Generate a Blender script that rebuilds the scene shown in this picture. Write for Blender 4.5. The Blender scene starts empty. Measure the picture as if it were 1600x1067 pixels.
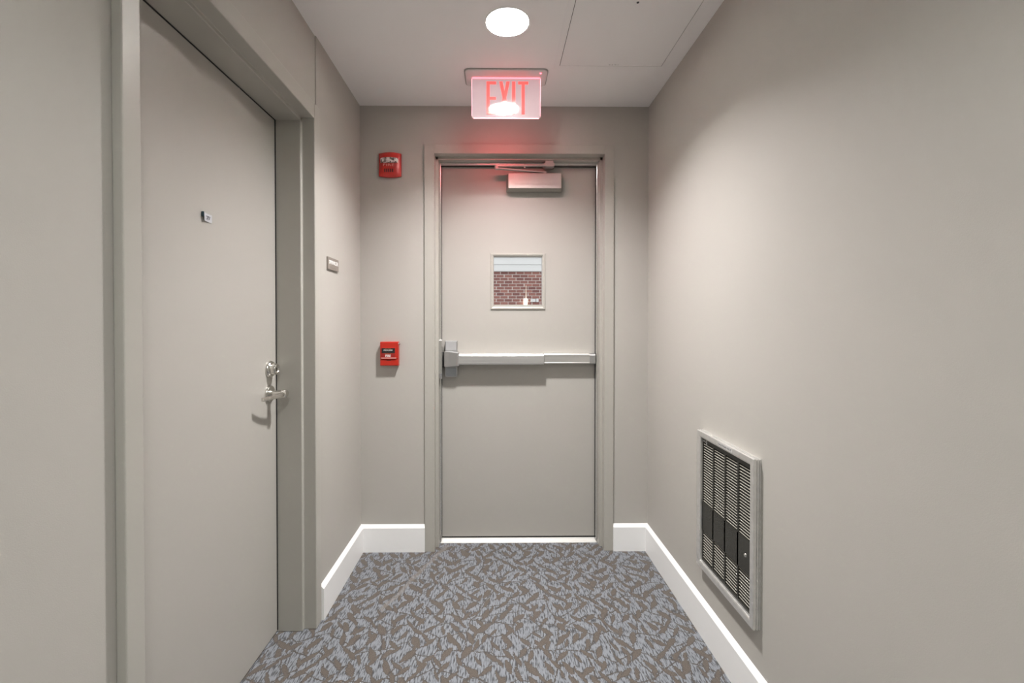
import bpy, bmesh, math, random
from mathutils import Vector, Matrix

random.seed(7)
S = bpy.context.scene
COL = S.collection

# ------------------------------------------------------------------ camera
cam_d = bpy.data.cameras.new("camera")
cam = bpy.data.objects.new("camera", cam_d)
COL.objects.link(cam)
cam_d.sensor_width = 36.0
cam_d.lens = 700.0 / 1600.0 * 36.0
cam_d.shift_x = 0.01111
cam_d.shift_y = -0.01386
cam_d.clip_start = 0.02
cam_d.clip_end = 200
CAM_Z = 1.235
cam.location = (0, 0, CAM_Z)
cam.rotation_euler = (math.radians(90 - 0.6), 0, math.radians(-0.55))
S.camera = cam

# ------------------------------------------------------------------ world and exposure
world = bpy.data.worlds.new("overcast_sky")
S.world = world
world.use_nodes = True
wn = world.node_tree.nodes
wn["Background"].inputs["Color"].default_value = (0.95, 0.975, 1.0, 1)
wn["Background"].inputs["Strength"].default_value = 0.84
S.view_settings.view_transform = "Standard"
S.view_settings.look = "None"
S.view_settings.exposure = 1.26
S.view_settings.gamma = 1.0
S.view_settings.use_curve_mapping = False

# lamp settings
BEAM_W = 25.0          # beam of the downlight in view
BEAM_W_BACK = 10.8     # beams of the downlights behind the viewer
BEAM_SPREAD = math.radians(165)
BEAM_SPREAD_BACK = math.radians(165)
LENS_EMIT = 9.0        # glow of the opal lens
LAMP_COL = (1.0, 0.98, 0.965)
LAMP_COL_BACK = (0.97, 1.0, 0.965)

# ------------------------------------------------------------------ dimensions (metres)
XL, XR = -0.730, 0.820       # side walls
XLN = -0.745                 # left wall nearer than the left door
YF = 2.415                   # end wall
YB = -3.70                   # far behind the photographer
H = 2.395
LAMP_X, LAMP_Y = 0.043, 1.744

# ------------------------------------------------------------------ helpers
WL = {}


def tag(o, label=None, cat=None, group=None, kind=None):
    if label:
        o["label"] = label
    if cat:
        o["category"] = cat
    if group:
        o["group"] = group
    if kind:
        o["kind"] = kind
    return o


def empty(name, loc, label=None, cat=None, group=None, kind=None):
    o = bpy.data.objects.new(name, None)
    o.empty_display_size = 0.05
    COL.objects.link(o)
    o.location = loc
    WL[o.name] = Vector(loc)
    return tag(o, label, cat, group, kind)


def link_mesh(name, me, parent, c):
    o = bpy.data.objects.new(name, me)
    COL.objects.link(o)
    if parent is not None:
        o.parent = parent
        o.location = Vector(c) - WL[parent.name]
    else:
        o.location = c
    WL[o.name] = Vector(c)
    return o


def obj(name, bm, mat, parent=None, label=None, cat=None, group=None, kind=None, bevel=0.0, smooth=False, seg=2):
    """bm is in world coordinates; the object's origin goes to the foot of its bounding box"""
    bmesh.ops.recalc_face_normals(bm, faces=bm.faces[:])
    if bevel > 0:
        ed = [e for e in bm.edges if len(e.link_faces) == 2 and e.calc_face_angle(0) > 0.6]
        bmesh.ops.bevel(bm, geom=ed, offset=bevel, segments=seg, affect="EDGES", profile=0.5, clamp_overlap=True)
    lo = Vector((min(v.co[i] for v in bm.verts) for i in range(3)))
    hi = Vector((max(v.co[i] for v in bm.verts) for i in range(3)))
    c = Vector(((lo.x + hi.x) / 2, (lo.y + hi.y) / 2, lo.z))
    bmesh.ops.translate(bm, verts=bm.verts[:], vec=-c)
    me = bpy.data.meshes.new(name)
    bm.to_mesh(me)
    bm.free()
    if mat is not None:
        me.materials.append(mat)
    if smooth:
        for p in me.polygons:
            p.use_smooth = True
        try:
            me.set_sharp_from_angle(angle=math.radians(35))
        except Exception:
            pass
    o = link_mesh(name, me, parent, c)
    return tag(o, label, cat, group, kind)


def B(*boxes):
    """bmesh of axis-aligned boxes (x0,x1,y0,y1,z0,z1)"""
    bm = bmesh.new()
    for b in boxes:
        add_box(bm, *b)
    return bm


def add_box(bm, x0, x1, y0, y1, z0, z1):
    vs = [bm.verts.new(p) for p in (
        (x0, y0, z0), (x1, y0, z0), (x1, y1, z0), (x0, y1, z0),
        (x0, y0, z1), (x1, y0, z1), (x1, y1, z1), (x0, y1, z1))]
    for f in ((0, 3, 2, 1), (4, 5, 6, 7), (0, 1, 5, 4), (1, 2, 6, 5), (2, 3, 7, 6), (3, 0, 4, 7)):
        bm.faces.new([vs[i] for i in f])
    return vs


def add_prism(bm, pts, axis, a, b):
    """polygon pts (2-D, in the two other axes in x,y,z order) extruded along axis from a to b"""
    def mk(p, t):
        q = list(p)
        q.insert(axis, t)
        return bm.verts.new(q)
    v0 = [mk(p, a) for p in pts]
    v1 = [mk(p, b) for p in pts]
    n = len(pts)
    bm.faces.new(v0)
    bm.faces.new(v1[::-1])
    for i in range(n):
        bm.faces.new((v0[i], v0[(i + 1) % n], v1[(i + 1) % n], v1[i]))
    return v0 + v1


def P(pts, axis, a, b):
    bm = bmesh.new()
    add_prism(bm, pts, axis, a, b)
    return bm


def add_lathe(bm, prof, axis, centre, n=40):
    """prof: list of (radius, along); closed on the axis where radius is 0"""
    c = Vector(centre)
    rings = []
    for r, t in prof:
        ring = []
        if r < 1e-6:
            q = [0, 0, 0]
            q[axis] = t
            ring = [bm.verts.new(c + Vector(q))]
        else:
            for k in range(n):
                a = 2 * math.pi * k / n
                q = [math.cos(a) * r, math.sin(a) * r]
                q.insert(axis, t)
                ring.append(bm.verts.new(c + Vector(q)))
        rings.append(ring)
    for A, Bq in zip(rings, rings[1:]):
        for k in range(n):
            if len(A) == 1 and len(Bq) == 1:
                continue
            if len(A) == 1:
                bm.faces.new((A[0], Bq[k], Bq[(k + 1) % n]))
            elif len(Bq) == 1:
                bm.faces.new((A[k], A[(k + 1) % n], Bq[0]))
            else:
                bm.faces.new((A[k], A[(k + 1) % n], Bq[(k + 1) % n], Bq[k]))


def L(prof, axis, centre, n=40):
    bm = bmesh.new()
    add_lathe(bm, prof, axis, centre, n)
    return bm


def add_tube(bm, pts, r, n=10, flat=None):
    """round tube through points"""
    pts = [Vector(p) for p in pts]
    rings = []
    for i, p in enumerate(pts):
        d = (pts[min(i + 1, len(pts) - 1)] - pts[max(i - 1, 0)]).normalized()
        u = d.cross(Vector((0, 0, 1)))
        if u.length < 1e-3:
            u = d.cross(Vector((1, 0, 0)))
        u.normalize()
        w = d.cross(u).normalized()
        rings.append([bm.verts.new(p + u * math.cos(2 * math.pi * k / n) * r + w * math.sin(2 * math.pi * k / n) * r * (flat or 1)) for k in range(n)])
    for A, Bq in zip(rings, rings[1:]):
        for k in range(n):
            bm.faces.new((A[k], A[(k + 1) % n], Bq[(k + 1) % n], Bq[k]))
    bm.faces.new(rings[0][::-1])
    bm.faces.new(rings[-1])


def rounded_rect(x0, x1, y0, y1, r, n=5):
    out = []
    for cx, cy, a0 in ((x1 - r, y1 - r, 0), (x0 + r, y1 - r, 90), (x0 + r, y0 + r, 180), (x1 - r, y0 + r, 270)):
        for k in range(n + 1):
            a = math.radians(a0 + 90 * k / n)
            out.append((cx + r * math.cos(a), cy + r * math.sin(a)))
    return out


def frame_sweep(prof, u0, u1, v0, v1, to3):
    """mitred rectangular frame: prof = [(inset, height)], closed ring of profile points"""
    bm = bmesh.new()
    rings = []
    for ins, h in prof:
        rings.append([bm.verts.new(to3(u, v, h)) for u, v in (
            (u0 + ins, v0 + ins), (u1 - ins, v0 + ins), (u1 - ins, v1 - ins), (u0 + ins, v1 - ins))])
    m = len(rings)
    for i in range(m):
        A, Bq = rings[i], rings[(i + 1) % m]
        for k in range(4):
            bm.faces.new((A[k], A[(k + 1) % 4], Bq[(k + 1) % 4], Bq[k]))
    return bm


FACE_FAR = lambda x, y, z: Matrix(((1, 0, 0, x), (0, 0, -1, y), (0, 1, 0, z), (0, 0, 0, 1)))
FACE_LEFT = lambda x, y, z: Matrix(((0, 0, 1, x), (1, 0, 0, y), (0, 1, 0, z), (0, 0, 0, 1)))
FACE_RIGHT = lambda x, y, z: Matrix(((0, 0, -1, x), (-1, 0, 0, y), (0, 1, 0, z), (0, 0, 0, 1)))


def text(name, s, mat, parent, M, width, height, depth=0.0004, bold=0.0):
    """lettering as thin real geometry, fitted to width x height, lower-left corner at M's origin"""
    cu = bpy.data.curves.new(name, "FONT")
    cu.body = s
    cu.size = 1.0
    cu.resolution_u = 3
    cu.offset = bold
    cu.extrude = 0.01
    tmp = bpy.data.objects.new("tmp_text", cu)
    COL.objects.link(tmp)
    dg = bpy.context.evaluated_depsgraph_get()
    dg.update()
    me = bpy.data.meshes.new_from_object(tmp.evaluated_get(dg))
    bpy.data.objects.remove(tmp)
    bpy.data.curves.remove(cu)
    bm = bmesh.new()
    bm.from_mesh(me)
    bpy.data.meshes.remove(me)
    lo = [min(v.co[i] for v in bm.verts) for i in range(3)]
    hi = [max(v.co[i] for v in bm.verts) for i in range(3)]
    for v in bm.verts:
        q = Vector(((v.co.x - lo[0]) / (hi[0] - lo[0]) * width,
                    (v.co.y - lo[1]) / (hi[1] - lo[1]) * height,
                    (v.co.z - lo[2]) / (hi[2] - lo[2]) * depth))
        v.co = M @ q
    return obj(name, bm, mat, parent)


# ------------------------------------------------------------------ materials
def mat_new(name):
    m = bpy.data.materials.new(name)
    m.use_nodes = True
    return m, m.node_tree.nodes, m.node_tree.links, m.node_tree.nodes["Principled BSDF"]


def paint(name, col, rough=0.6, bump=0.0, scale=220.0, metallic=0.0, var=0.0, spec=0.5, coat=0.0):
    m, n, l, p = mat_new(name)
    p.inputs["Base Color"].default_value = (*col, 1)
    p.inputs["Roughness"].default_value = rough
    p.inputs["Metallic"].default_value = metallic
    p.inputs["Specular IOR Level"].default_value = spec
    p.inputs["Coat Weight"].default_value = coat
    tc = n.new("ShaderNodeNewGeometry")
    if bump > 0:
        t = n.new("ShaderNodeTexNoise")
        t.inputs["Scale"].default_value = scale
        t.inputs["Detail"].default_value = 2.0
        l.new(tc.outputs["Position"], t.inputs["Vector"])
        b = n.new("ShaderNodeBump")
        b.inputs["Strength"].default_value = bump
        b.inputs["Distance"].default_value = 0.002
        l.new(t.outputs["Fac"], b.inputs["Height"])
        l.new(b.outputs["Normal"], p.inputs["Normal"])
    if var > 0:
        t2 = n.new("ShaderNodeTexNoise")
        t2.inputs["Scale"].default_value = 3.0
        t2.inputs["Detail"].default_value = 4.0
        l.new(tc.outputs["Position"], t2.inputs["Vector"])
        mr = n.new("ShaderNodeMapRange")
        mr.inputs["To Min"].default_value = 1 - var
        mr.inputs["To Max"].default_value = 1 + var
        l.new(t2.outputs["Fac"], mr.inputs["Value"])
        mx = n.new("ShaderNodeVectorMath")
        mx.operation = "SCALE"
        mx.inputs[0].default_value = col
        l.new(mr.outputs["Result"], mx.inputs["Scale"])
        l.new(mx.outputs["Vector"], p.inputs["Base Color"])
    return m


def brushed(name, col, rough, axis_scale=(4, 400, 400), metallic=1.0):
    m, n, l, p = mat_new(name)
    p.inputs["Metallic"].default_value = metallic
    geo = n.new("ShaderNodeNewGeometry")
    mp = n.new("ShaderNodeMapping")
    mp.inputs["Scale"].default_value = axis_scale
    l.new(geo.outputs["Position"], mp.inputs["Vector"])
    t = n.new("ShaderNodeTexNoise")
    t.inputs["Scale"].default_value = 1.0
    t.inputs["Detail"].default_value = 4.0
    l.new(mp.outputs["Vector"], t.inputs["Vector"])
    mr = n.new("ShaderNodeMapRange")
    mr.inputs["To Min"].default_value = rough * 0.75
    mr.inputs["To Max"].default_value = rough * 1.3
    l.new(t.outputs["Fac"], mr.inputs["Value"])
    l.new(mr.outputs["Result"], p.inputs["Roughness"])
    mr2 = n.new("ShaderNodeMapRange")
    mr2.inputs["To Min"].default_value = 0.85
    mr2.inputs["To Max"].default_value = 1.1
    l.new(t.outputs["Fac"], mr2.inputs["Value"])
    sc = n.new("ShaderNodeVectorMath")
    sc.operation = "SCALE"
    sc.inputs[0].default_value = col
    l.new(mr2.outputs["Result"], sc.inputs["Scale"])
    l.new(sc.outputs["Vector"], p.inputs["Base Color"])
    return m


def glow(name, col, strength, base=None, rough=0.4):
    m, n, l, p = mat_new(name)
    p.inputs["Base Color"].default_value = (*(base or col), 1)
    p.inputs["Emission Color"].default_value = (*col, 1)
    p.inputs["Emission Strength"].default_value = strength
    p.inputs["Roughness"].default_value = rough
    return m


def carpet_material():
    m, n, l, p = mat_new("leaf_carpet")
    geo = n.new("ShaderNodeNewGeometry")

    def math_(op, a, b=None, c=None):
        x = n.new("ShaderNodeMath")
        x.operation = op
        for i, v in enumerate((a, b, c)):
            if v is None:
                continue
            if isinstance(v, (int, float)):
                x.inputs[i].default_value = v
            else:
                l.new(v, x.inputs[i])
        return x.outputs[0]

    def vmath(op, a, b=None, scale=None):
        x = n.new("ShaderNodeVectorMath")
        x.operation = op
        for i, v in enumerate((a, b)):
            if v is None:
                continue
            if isinstance(v, (tuple, list)):
                x.inputs[i].default_value = v
            else:
                l.new(v, x.inputs[i])
        if scale is not None:
            x.inputs["Scale"].default_value = scale
        return x.outputs["Vector"]

    def mixc(fac, a, b):
        x = n.new("ShaderNodeMix")
        x.data_type = "RGBA"
        l.new(fac, x.inputs["Factor"])
        for nm, v in (("A", a), ("B", b)):
            s = [i for i in x.inputs if i.name == nm and i.type == "RGBA"][0]
            if isinstance(v, tuple):
                s.default_value = v
            else:
                l.new(v, s)
        return [o for o in x.outputs if o.type == "RGBA"][0]

    pos = geo.outputs["Position"]
    # ragged woven edge: tiny displacement of the drawing
    jag = n.new("ShaderNodeTexNoise")
    jag.inputs["Scale"].default_value = 170.0
    jag.inputs["Detail"].default_value = 1.0
    l.new(pos, jag.inputs["Vector"])
    jv = vmath("SCALE", vmath("SUBTRACT", jag.outputs["Color"], (0.5, 0.5, 0.5)), scale=0.013)
    warp = n.new("ShaderNodeTexNoise")
    warp.inputs["Scale"].default_value = 9.0
    l.new(pos, warp.inputs["Vector"])
    wv = vmath("SCALE", vmath("SUBTRACT", warp.outputs["Color"], (0.5, 0.5, 0.5)), scale=0.035)
    q = vmath("ADD", vmath("ADD", pos, jv), wv)

    def leaves(offset, scale, half_len, half_wid, spin):
        pp = vmath("SCALE", vmath("ADD", q, offset), scale=scale)
        v = n.new("ShaderNodeTexVoronoi")
        v.voronoi_dimensions = "2D"
        v.feature = "F1"
        v.inputs["Scale"].default_value = 1.0
        v.inputs["Randomness"].default_value = 0.55
        l.new(pp, v.inputs["Vector"])
        d = vmath("SUBTRACT", pp, v.outputs["Position"])
        sep = n.new("ShaderNodeSeparateColor")
        l.new(v.outputs["Color"], sep.inputs["Color"])
        # two families of leaning leaves, each with some spread
        side = math_("GREATER_THAN", sep.outputs[0], 0.5)
        ang = math_("ADD", math.radians(40) + spin, math_("MULTIPLY", sep.outputs[1], math.radians(30)))
        ang = math_("MULTIPLY", ang, math_("SUBTRACT", math_("MULTIPLY", side, 2.0), 1.0))
        rot = n.new("ShaderNodeVectorRotate")
        rot.rotation_type = "Z_AXIS"
        l.new(d, rot.inputs["Vector"])
        l.new(ang, rot.inputs["Angle"])
        s = n.new("ShaderNodeSeparateXYZ")
        l.new(rot.outputs["Vector"], s.inputs[0])
        size = math_("ADD", 0.78, math_("MULTIPLY", sep.outputs[2], 0.35))
        u = math_("DIVIDE", s.outputs[0], math_("MULTIPLY", size, half_len))
        w = math_("SUBTRACT", 1.0, math_("MULTIPLY", u, u))
        w = math_("MULTIPLY", math_("MULTIPLY", w, half_wid), size)
        w = math_("MULTIPLY", w, math_("ADD", 1.0, math_("MULTIPLY", u, 0.25)))
        gap = math_("SUBTRACT", w, math_("ABSOLUTE", s.outputs[1]))
        inside = math_("GREATER_THAN", gap, 0.0)
        edge = math_("LESS_THAN", math_("ABSOLUTE", math_("ADD", gap, 0.014)), 0.020)
        # stem running on from the pointed end
        stem = math_("MULTIPLY",
                     math_("LESS_THAN", math_("ABSOLUTE", math_("SUBTRACT", s.outputs[1], math_("MULTIPLY", math_("MULTIPLY", u, u), 0.06))), 0.028),
                     math_("LESS_THAN", s.outputs[0], 0.0))
        return inside, math_("MAXIMUM", stem, edge)

    a, sa = leaves((3.1, 1.7, 0), 13.8, 0.50, 0.146, 0.0)
    b, sb = leaves((8.43, 5.21, 0), 13.8, 0.40, 0.085, 0.12)
    leaf = math_("MAXIMUM", a, b)
    stem = math_("MAXIMUM", sa, sb)
    # wandering stems
    ve = n.new("ShaderNodeTexVoronoi")
    ve.voronoi_dimensions = "2D"
    ve.feature = "DISTANCE_TO_EDGE"
    ve.inputs["Scale"].default_value = 9.0
    l.new(q, ve.inputs["Vector"])
    vine = math_("LESS_THAN", ve.outputs["Distance"], 0.022)
    stem = math_("MAXIMUM", stem, vine)

    # woven rows along the corridor, broken into dashes
    mp = n.new("ShaderNodeMapping")
    mp.inputs["Scale"].default_value = (190.0, 34.0, 1.0)
    l.new(pos, mp.inputs["Vector"])
    rows = n.new("ShaderNodeTexNoise")
    rows.noise_dimensions = "2D"
    rows.inputs["Scale"].default_value = 1.0
    rows.inputs["Detail"].default_value = 1.5
    l.new(mp.outputs["Vector"], rows.inputs["Vector"])
    r1 = n.new("ShaderNodeMapRange")
    r1.inputs["From Min"].default_value = 0.33
    r1.inputs["From Max"].default_value = 0.53
    l.new(rows.outputs["Fac"], r1.inputs["Value"])
    fine = n.new("ShaderNodeTexNoise")
    fine.inputs["Scale"].default_value = 420.0
    fine.inputs["Detail"].default_value = 1.0
    l.new(pos, fine.inputs["Vector"])
    r2 = n.new("ShaderNodeMapRange")
    r2.inputs["From Min"].default_value = 0.3
    r2.inputs["From Max"].default_value = 0.7
    l.new(fine.outputs["Fac"], r2.inputs["Value"])

    ground = mixc(r1.outputs["Result"], (0.062, 0.063, 0.068, 1), (0.212, 0.225, 0.248, 1))
    brown = mixc(r2.outputs["Result"], (0.074, 0.060, 0.050, 1), (0.140, 0.117, 0.100, 1))
    dark = mixc(r2.outputs["Result"], (0.045, 0.040, 0.037, 1), (0.105, 0.092, 0.082, 1))
    c1 = mixc(stem, ground, dark)
    c2 = mixc(leaf, c1, brown)
    xyz = n.new("ShaderNodeSeparateXYZ")
    l.new(q, xyz.inputs[0])
    ax, ay, bx, by = -0.264, 2.50, -0.494, 1.91
    ln = math.hypot(bx - ax, by - ay)
    ux, uy = (bx - ax) / ln, (by - ay) / ln
    dx, dy = math_("SUBTRACT", xyz.outputs[0], ax), math_("SUBTRACT", xyz.outputs[1], ay)
    along = math_("ADD", math_("MULTIPLY", dx, ux), math_("MULTIPLY", dy, uy))
    across = math_("ABSOLUTE", math_("SUBTRACT", math_("MULTIPLY", dx, uy), math_("MULTIPLY", dy, ux)))
    worn = math_("MULTIPLY", math_("MULTIPLY", math_("LESS_THAN", across, 0.011), math_("GREATER_THAN", along, 0.02)), math_("LESS_THAN", along, ln))
    worn = math_("MULTIPLY", worn, 0.55)
    c3 = mixc(worn, c2, (0.21, 0.19, 0.175, 1))
    l.new(c3, p.inputs["Base Color"])
    p.inputs["Roughness"].default_value = 0.95
    p.inputs["Specular IOR Level"].default_value = 0.15
    p.inputs["Sheen Weight"].default_value = 0.25
    p.inputs["Sheen Roughness"].default_value = 0.5
    bp = n.new("ShaderNodeBump")
    bp.inputs["Strength"].default_value = 0.5
    bp.inputs["Distance"].default_value = 0.003
    hsum = math_("ADD", math_("MULTIPLY", rows.outputs["Fac"], 0.7), math_("MULTIPLY", fine.outputs["Fac"], 0.5))
    l.new(hsum, bp.inputs["Height"])
    l.new(bp.outputs["Normal"], p.inputs["Normal"])
    return m


def brick_material():
    m, n, l, p = mat_new("red_brick")
    oi = n.new("ShaderNodeObjectInfo")
    rp = n.new("ShaderNodeValToRGB")
    e = rp.color_ramp.elements
    e[0].color = (0.150, 0.062, 0.056, 1)
    e[1].color = (0.28, 0.125, 0.100, 1)
    l.new(oi.outputs["Random"], rp.inputs["Fac"])
    geo = n.new("ShaderNodeNewGeometry")
    t = n.new("ShaderNodeTexNoise")
    t.inputs["Scale"].default_value = 35.0
    t.inputs["Detail"].default_value = 4.0
    l.new(geo.outputs["Position"], t.inputs["Vector"])
    mr = n.new("ShaderNodeMapRange")
    mr.inputs["To Min"].default_value = 0.75
    mr.inputs["To Max"].default_value = 1.25
    l.new(t.outputs["Fac"], mr.inputs["Value"])
    sc = n.new("ShaderNodeVectorMath")
    sc.operation = "SCALE"
    l.new(rp.outputs["Color"], sc.inputs[0])
    l.new(mr.outputs["Result"], sc.inputs["Scale"])
    l.new(sc.outputs["Vector"], p.inputs["Base Color"])
    p.inputs["Roughness"].default_value = 0.9
    return m


def glass_material():
    m, n, l, p = mat_new("clear_glass")
    n.remove(p)
    out = n["Material Output"]
    tr = n.new("ShaderNodeBsdfTransparent")
    tr.inputs["Color"].default_value = (0.95, 0.955, 0.95, 1)
    gl = n.new("ShaderNodeBsdfGlossy")
    gl.inputs["Roughness"].default_value = 0.02
    fr = n.new("ShaderNodeFresnel")
    fr.inputs["IOR"].default_value = 1.45
    mx = n.new("ShaderNodeMixShader")
    l.new(fr.outputs[0], mx.inputs[0])
    l.new(tr.outputs[0], mx.inputs[1])
    l.new(gl.outputs[0], mx.inputs[2])
    l.new(mx.outputs[0], out.inputs["Surface"])
    return m


def strobe_lens_material():
    m, n, l, p = mat_new("faceted_clear_lens")
    geo = n.new("ShaderNodeNewGeometry")
    t = n.new("ShaderNodeTexVoronoi")
    t.inputs["Scale"].default_value = 95.0
    l.new(geo.outputs["Position"], t.inputs["Vector"])
    rp = n.new("ShaderNodeValToRGB")
    rp.color_ramp.elements[0].color = (0.16, 0.15, 0.14, 1)
    rp.color_ramp.elements[1].color = (0.85, 0.85, 0.83, 1)
    rp.color_ramp.elements[0].position = 0.15
    rp.color_ramp.elements[1].position = 0.6
    sp = n.new("ShaderNodeSeparateColor")
    l.new(t.outputs["Color"], sp.inputs["Color"])
    l.new(sp.outputs[0], rp.inputs["Fac"])
    l.new(rp.outputs["Color"], p.inputs["Base Color"])
    p.inputs["Roughness"].default_value = 0.12
    b = n.new("ShaderNodeBump")
    b.inputs["Strength"].default_value = 0.6
    b.inputs["Distance"].default_value = 0.004
    l.new(t.outputs["Distance"], b.inputs["Height"])
    l.new(b.outputs["Normal"], p.inputs["Normal"])
    return m


WALL = paint("greige_wall_paint", (0.475, 0.453, 0.418), 0.62, bump=0.10, scale=420, spec=0.35)
TRIM = paint("greige_semi_gloss", (0.450, 0.432, 0.392), 0.36, bump=0.015, scale=500, spec=0.5)
DOORP = paint("greige_door_paint", (0.450, 0.430, 0.396), 0.40, bump=0.04, scale=300, var=0.02)
WHITE = paint("white_trim_paint", (0.93, 0.925, 0.92), 0.38, bump=0.03, scale=300)
CEIL = paint("white_ceiling_paint", (0.95, 0.935, 0.93), 0.75, bump=0.06, scale=300, spec=0.25)
CEILM = paint("white_metal_panel", (0.94, 0.925, 0.92), 0.55, spec=0.3)
CARPET = carpet_material()
ALU = brushed("brushed_aluminium", (0.78, 0.77, 0.76), 0.36, metallic=0.86)
ALUV = paint("bright_drawn_aluminium", (0.86, 0.85, 0.83), 0.24, metallic=0.95)
ALUY = brushed("brushed_aluminium_lengthways", (0.80, 0.79, 0.77), 0.42, (60, 60, 60), metallic=0.8)
CAST = paint("cast_silver_metal", (0.50, 0.50, 0.50), 0.38, bump=0.12, scale=160, metallic=0.9)
NICKEL = paint("satin_nickel", (0.72, 0.70, 0.66), 0.20, metallic=1.0)
SILVERP = paint("silver_paint", (0.60, 0.575, 0.555), 0.42, metallic=0.25)
BLACK = paint("matt_black", (0.012, 0.012, 0.011), 0.8)
RUBBER = paint("black_gasket", (0.010, 0.010, 0.010), 0.85)
CHAR = paint("charcoal_enamel", (0.030, 0.029, 0.024), 0.42, bump=0.1, scale=300)
LOUV = paint("dusty_louver_edge", (0.42, 0.40, 0.345), 0.5)
RED = paint("red_plastic", (0.46, 0.016, 0.010), 0.32, coat=0.3)
DRED = paint("dark_red_plastic", (0.30, 0.014, 0.012), 0.35)
REDP = paint("bright_red_enamel", (0.47, 0.020, 0.008), 0.38)
PINKW = paint("pale_red_print", (0.80, 0.36, 0.32), 0.5)
WPRINT = paint("white_print", (0.85, 0.85, 0.84), 0.5)
DPRINT = paint("dark_print", (0.06, 0.06, 0.07), 0.6)
GOLDP = paint("ochre_print", (0.50, 0.20, 0.06), 0.6)
TAUPE = paint("taupe_sign_plastic", (0.26, 0.225, 0.195), 0.5)
PAPER = paint("grey_white_paper", (0.56, 0.56, 0.59), 0.8)
TAPE = paint("dark_teal_tape", (0.03, 0.07, 0.09), 0.4)
GREYM = paint("grey_canopy_plastic", (0.74, 0.72, 0.71), 0.5)
MORTAR = paint("pale_mortar", (0.70, 0.67, 0.64), 0.95)
SIDING = paint("white_siding", (0.54, 0.535, 0.53), 0.6)
CONC = paint("grey_concrete", (0.38, 0.37, 0.36), 0.9, var=0.1)
BRICK = brick_material()
GLASS = glass_material()
LENSM = strobe_lens_material()
CANW = paint("white_reflector", (0.90, 0.89, 0.87), 0.5)
OPAL = glow("lit_opal_lens", LAMP_COL, LENS_EMIT, (0.9, 0.9, 0.9))
EXITR = glow("lit_red_letter", (1.0, 0.085, 0.075), 0.72, (0.6, 0.02, 0.02), 0.12)
EXITE = glow("lit_pink_edge", (1.0, 0.30, 0.36), 1.2, (0.9, 0.5, 0.5))
LED = glow("red_led_strip", (1.0, 0.10, 0.13), 2.2, (0.8, 0.1, 0.1))
OUTL = glow("lit_outdoor_lamp", (1.0, 0.90, 0.74), 1.6, (0.9, 0.9, 0.8))


def acrylic_material():
    m, n, l, p = mat_new("frosted_acrylic")
    p.inputs["Base Color"].default_value = (0.20, 0.17, 0.175, 1)
    p.inputs["Roughness"].default_value = 0.06
    p.inputs["Coat Weight"].default_value = 1.0
    p.inputs["Coat Roughness"].default_value = 0.02
    p.inputs["Emission Color"].default_value = (1.0, 0.66, 0.69, 1)
    p.inputs["Emission Strength"].default_value = 0.20
    return m


ACRYL = acrylic_material()

# ================================================================== the room shell
T = 0.20
obj("floor", B((-1.05, XR, YB, YF + 0.085, -0.06, 0.0)), CARPET, kind="structure",
    label="blue-grey carpet with brown leaf pattern along the corridor", cat="floor")
LAMP_YS = (LAMP_Y, -0.15, -2.05)
HOLE_R, HOLE_S = 0.0835, 0.115
bm = bmesh.new()
CX0, CX1 = -1.05, XR + 0.1
add_box(bm, CX0, LAMP_X - HOLE_S, YB, YF + T, H, H + 0.012)
add_box(bm, LAMP_X + HOLE_S, CX1, YB, YF + T, H, H + 0.012)
edges_y = [YB]
for y in sorted(LAMP_YS):
    edges_y += [y - HOLE_S, y + HOLE_S]
edges_y.append(YF + T)
for a, b in zip(edges_y[0::2], edges_y[1::2]):
    add_box(bm, LAMP_X - HOLE_S, LAMP_X + HOLE_S, a, b, H, H + 0.012)
for y in LAMP_YS:
    n = 48
    inner, outer = [], []
    for k in range(n):
        a = 2 * math.pi * k / n
        c, s = math.cos(a), math.sin(a)
        m_ = HOLE_S / max(abs(c), abs(s))
        inner.append((LAMP_X + HOLE_R * c, y + HOLE_R * s))
        outer.append((LAMP_X + m_ * c, y + m_ * s))
    for z in (H, H + 0.012):
        vi = [bm.verts.new((p[0], p[1], z)) for p in inner]
        vo = [bm.verts.new((p[0], p[1], z)) for p in outer]
        for k in range(n):
            bm.faces.new((vi[k], vi[(k + 1) % n], vo[(k + 1) % n], vo[k]))
        if z == H:
            low = vi
    for k in range(n):
        bm.faces.new((low[k], vi[k], vi[(k + 1) % n], low[(k + 1) % n]))
obj("ceiling", bm, CEIL, kind="structure",
    label="flat white plaster ceiling of the corridor", cat="ceiling")

# left wall: door opening y 0.90..1.83; the drywall over the door is set back a little
obj("wall_left", B((-1.05, XLN, YB, 0.895, 0, H),
                   (-1.05, XL, 1.832, YF + T, 0, H),
                   (-1.05, XL - 0.005, 0.895, 1.832, 2.075, H)), WALL, kind="structure",
    label="greige painted wall with the big door at the left", cat="wall")
obj("wall_right", B((XR, XR + 0.1, YB, YF + T, 0, H)), WALL, kind="structure",
    label="greige painted wall holding the metal wall heater", cat="wall")
obj("wall_far", B((XL, -0.350, YF, YF + T, 0, H), (0.600, XR, YF, YF + T, 0, H),
                  (-0.350, 0.600, YF, YF + T, 2.157, H)), WALL, kind="structure",
    label="greige end wall around the exit door", cat="wall")
obj("wall_back", B((-1.05, XR + 0.1, YB - 0.1, YB, 0, H)), WALL, kind="structure",
    label="greige wall closing the corridor behind the viewer", cat="wall")

# baseboards, chamfered on top
BH, BT = 0.146, 0.015


def base_prof(face, d):
    # (offset from the wall, height)
    return [(face, 0.0), (face + d * BT, 0.0), (face + d * BT, BH - 0.016), (face, BH)]


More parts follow.
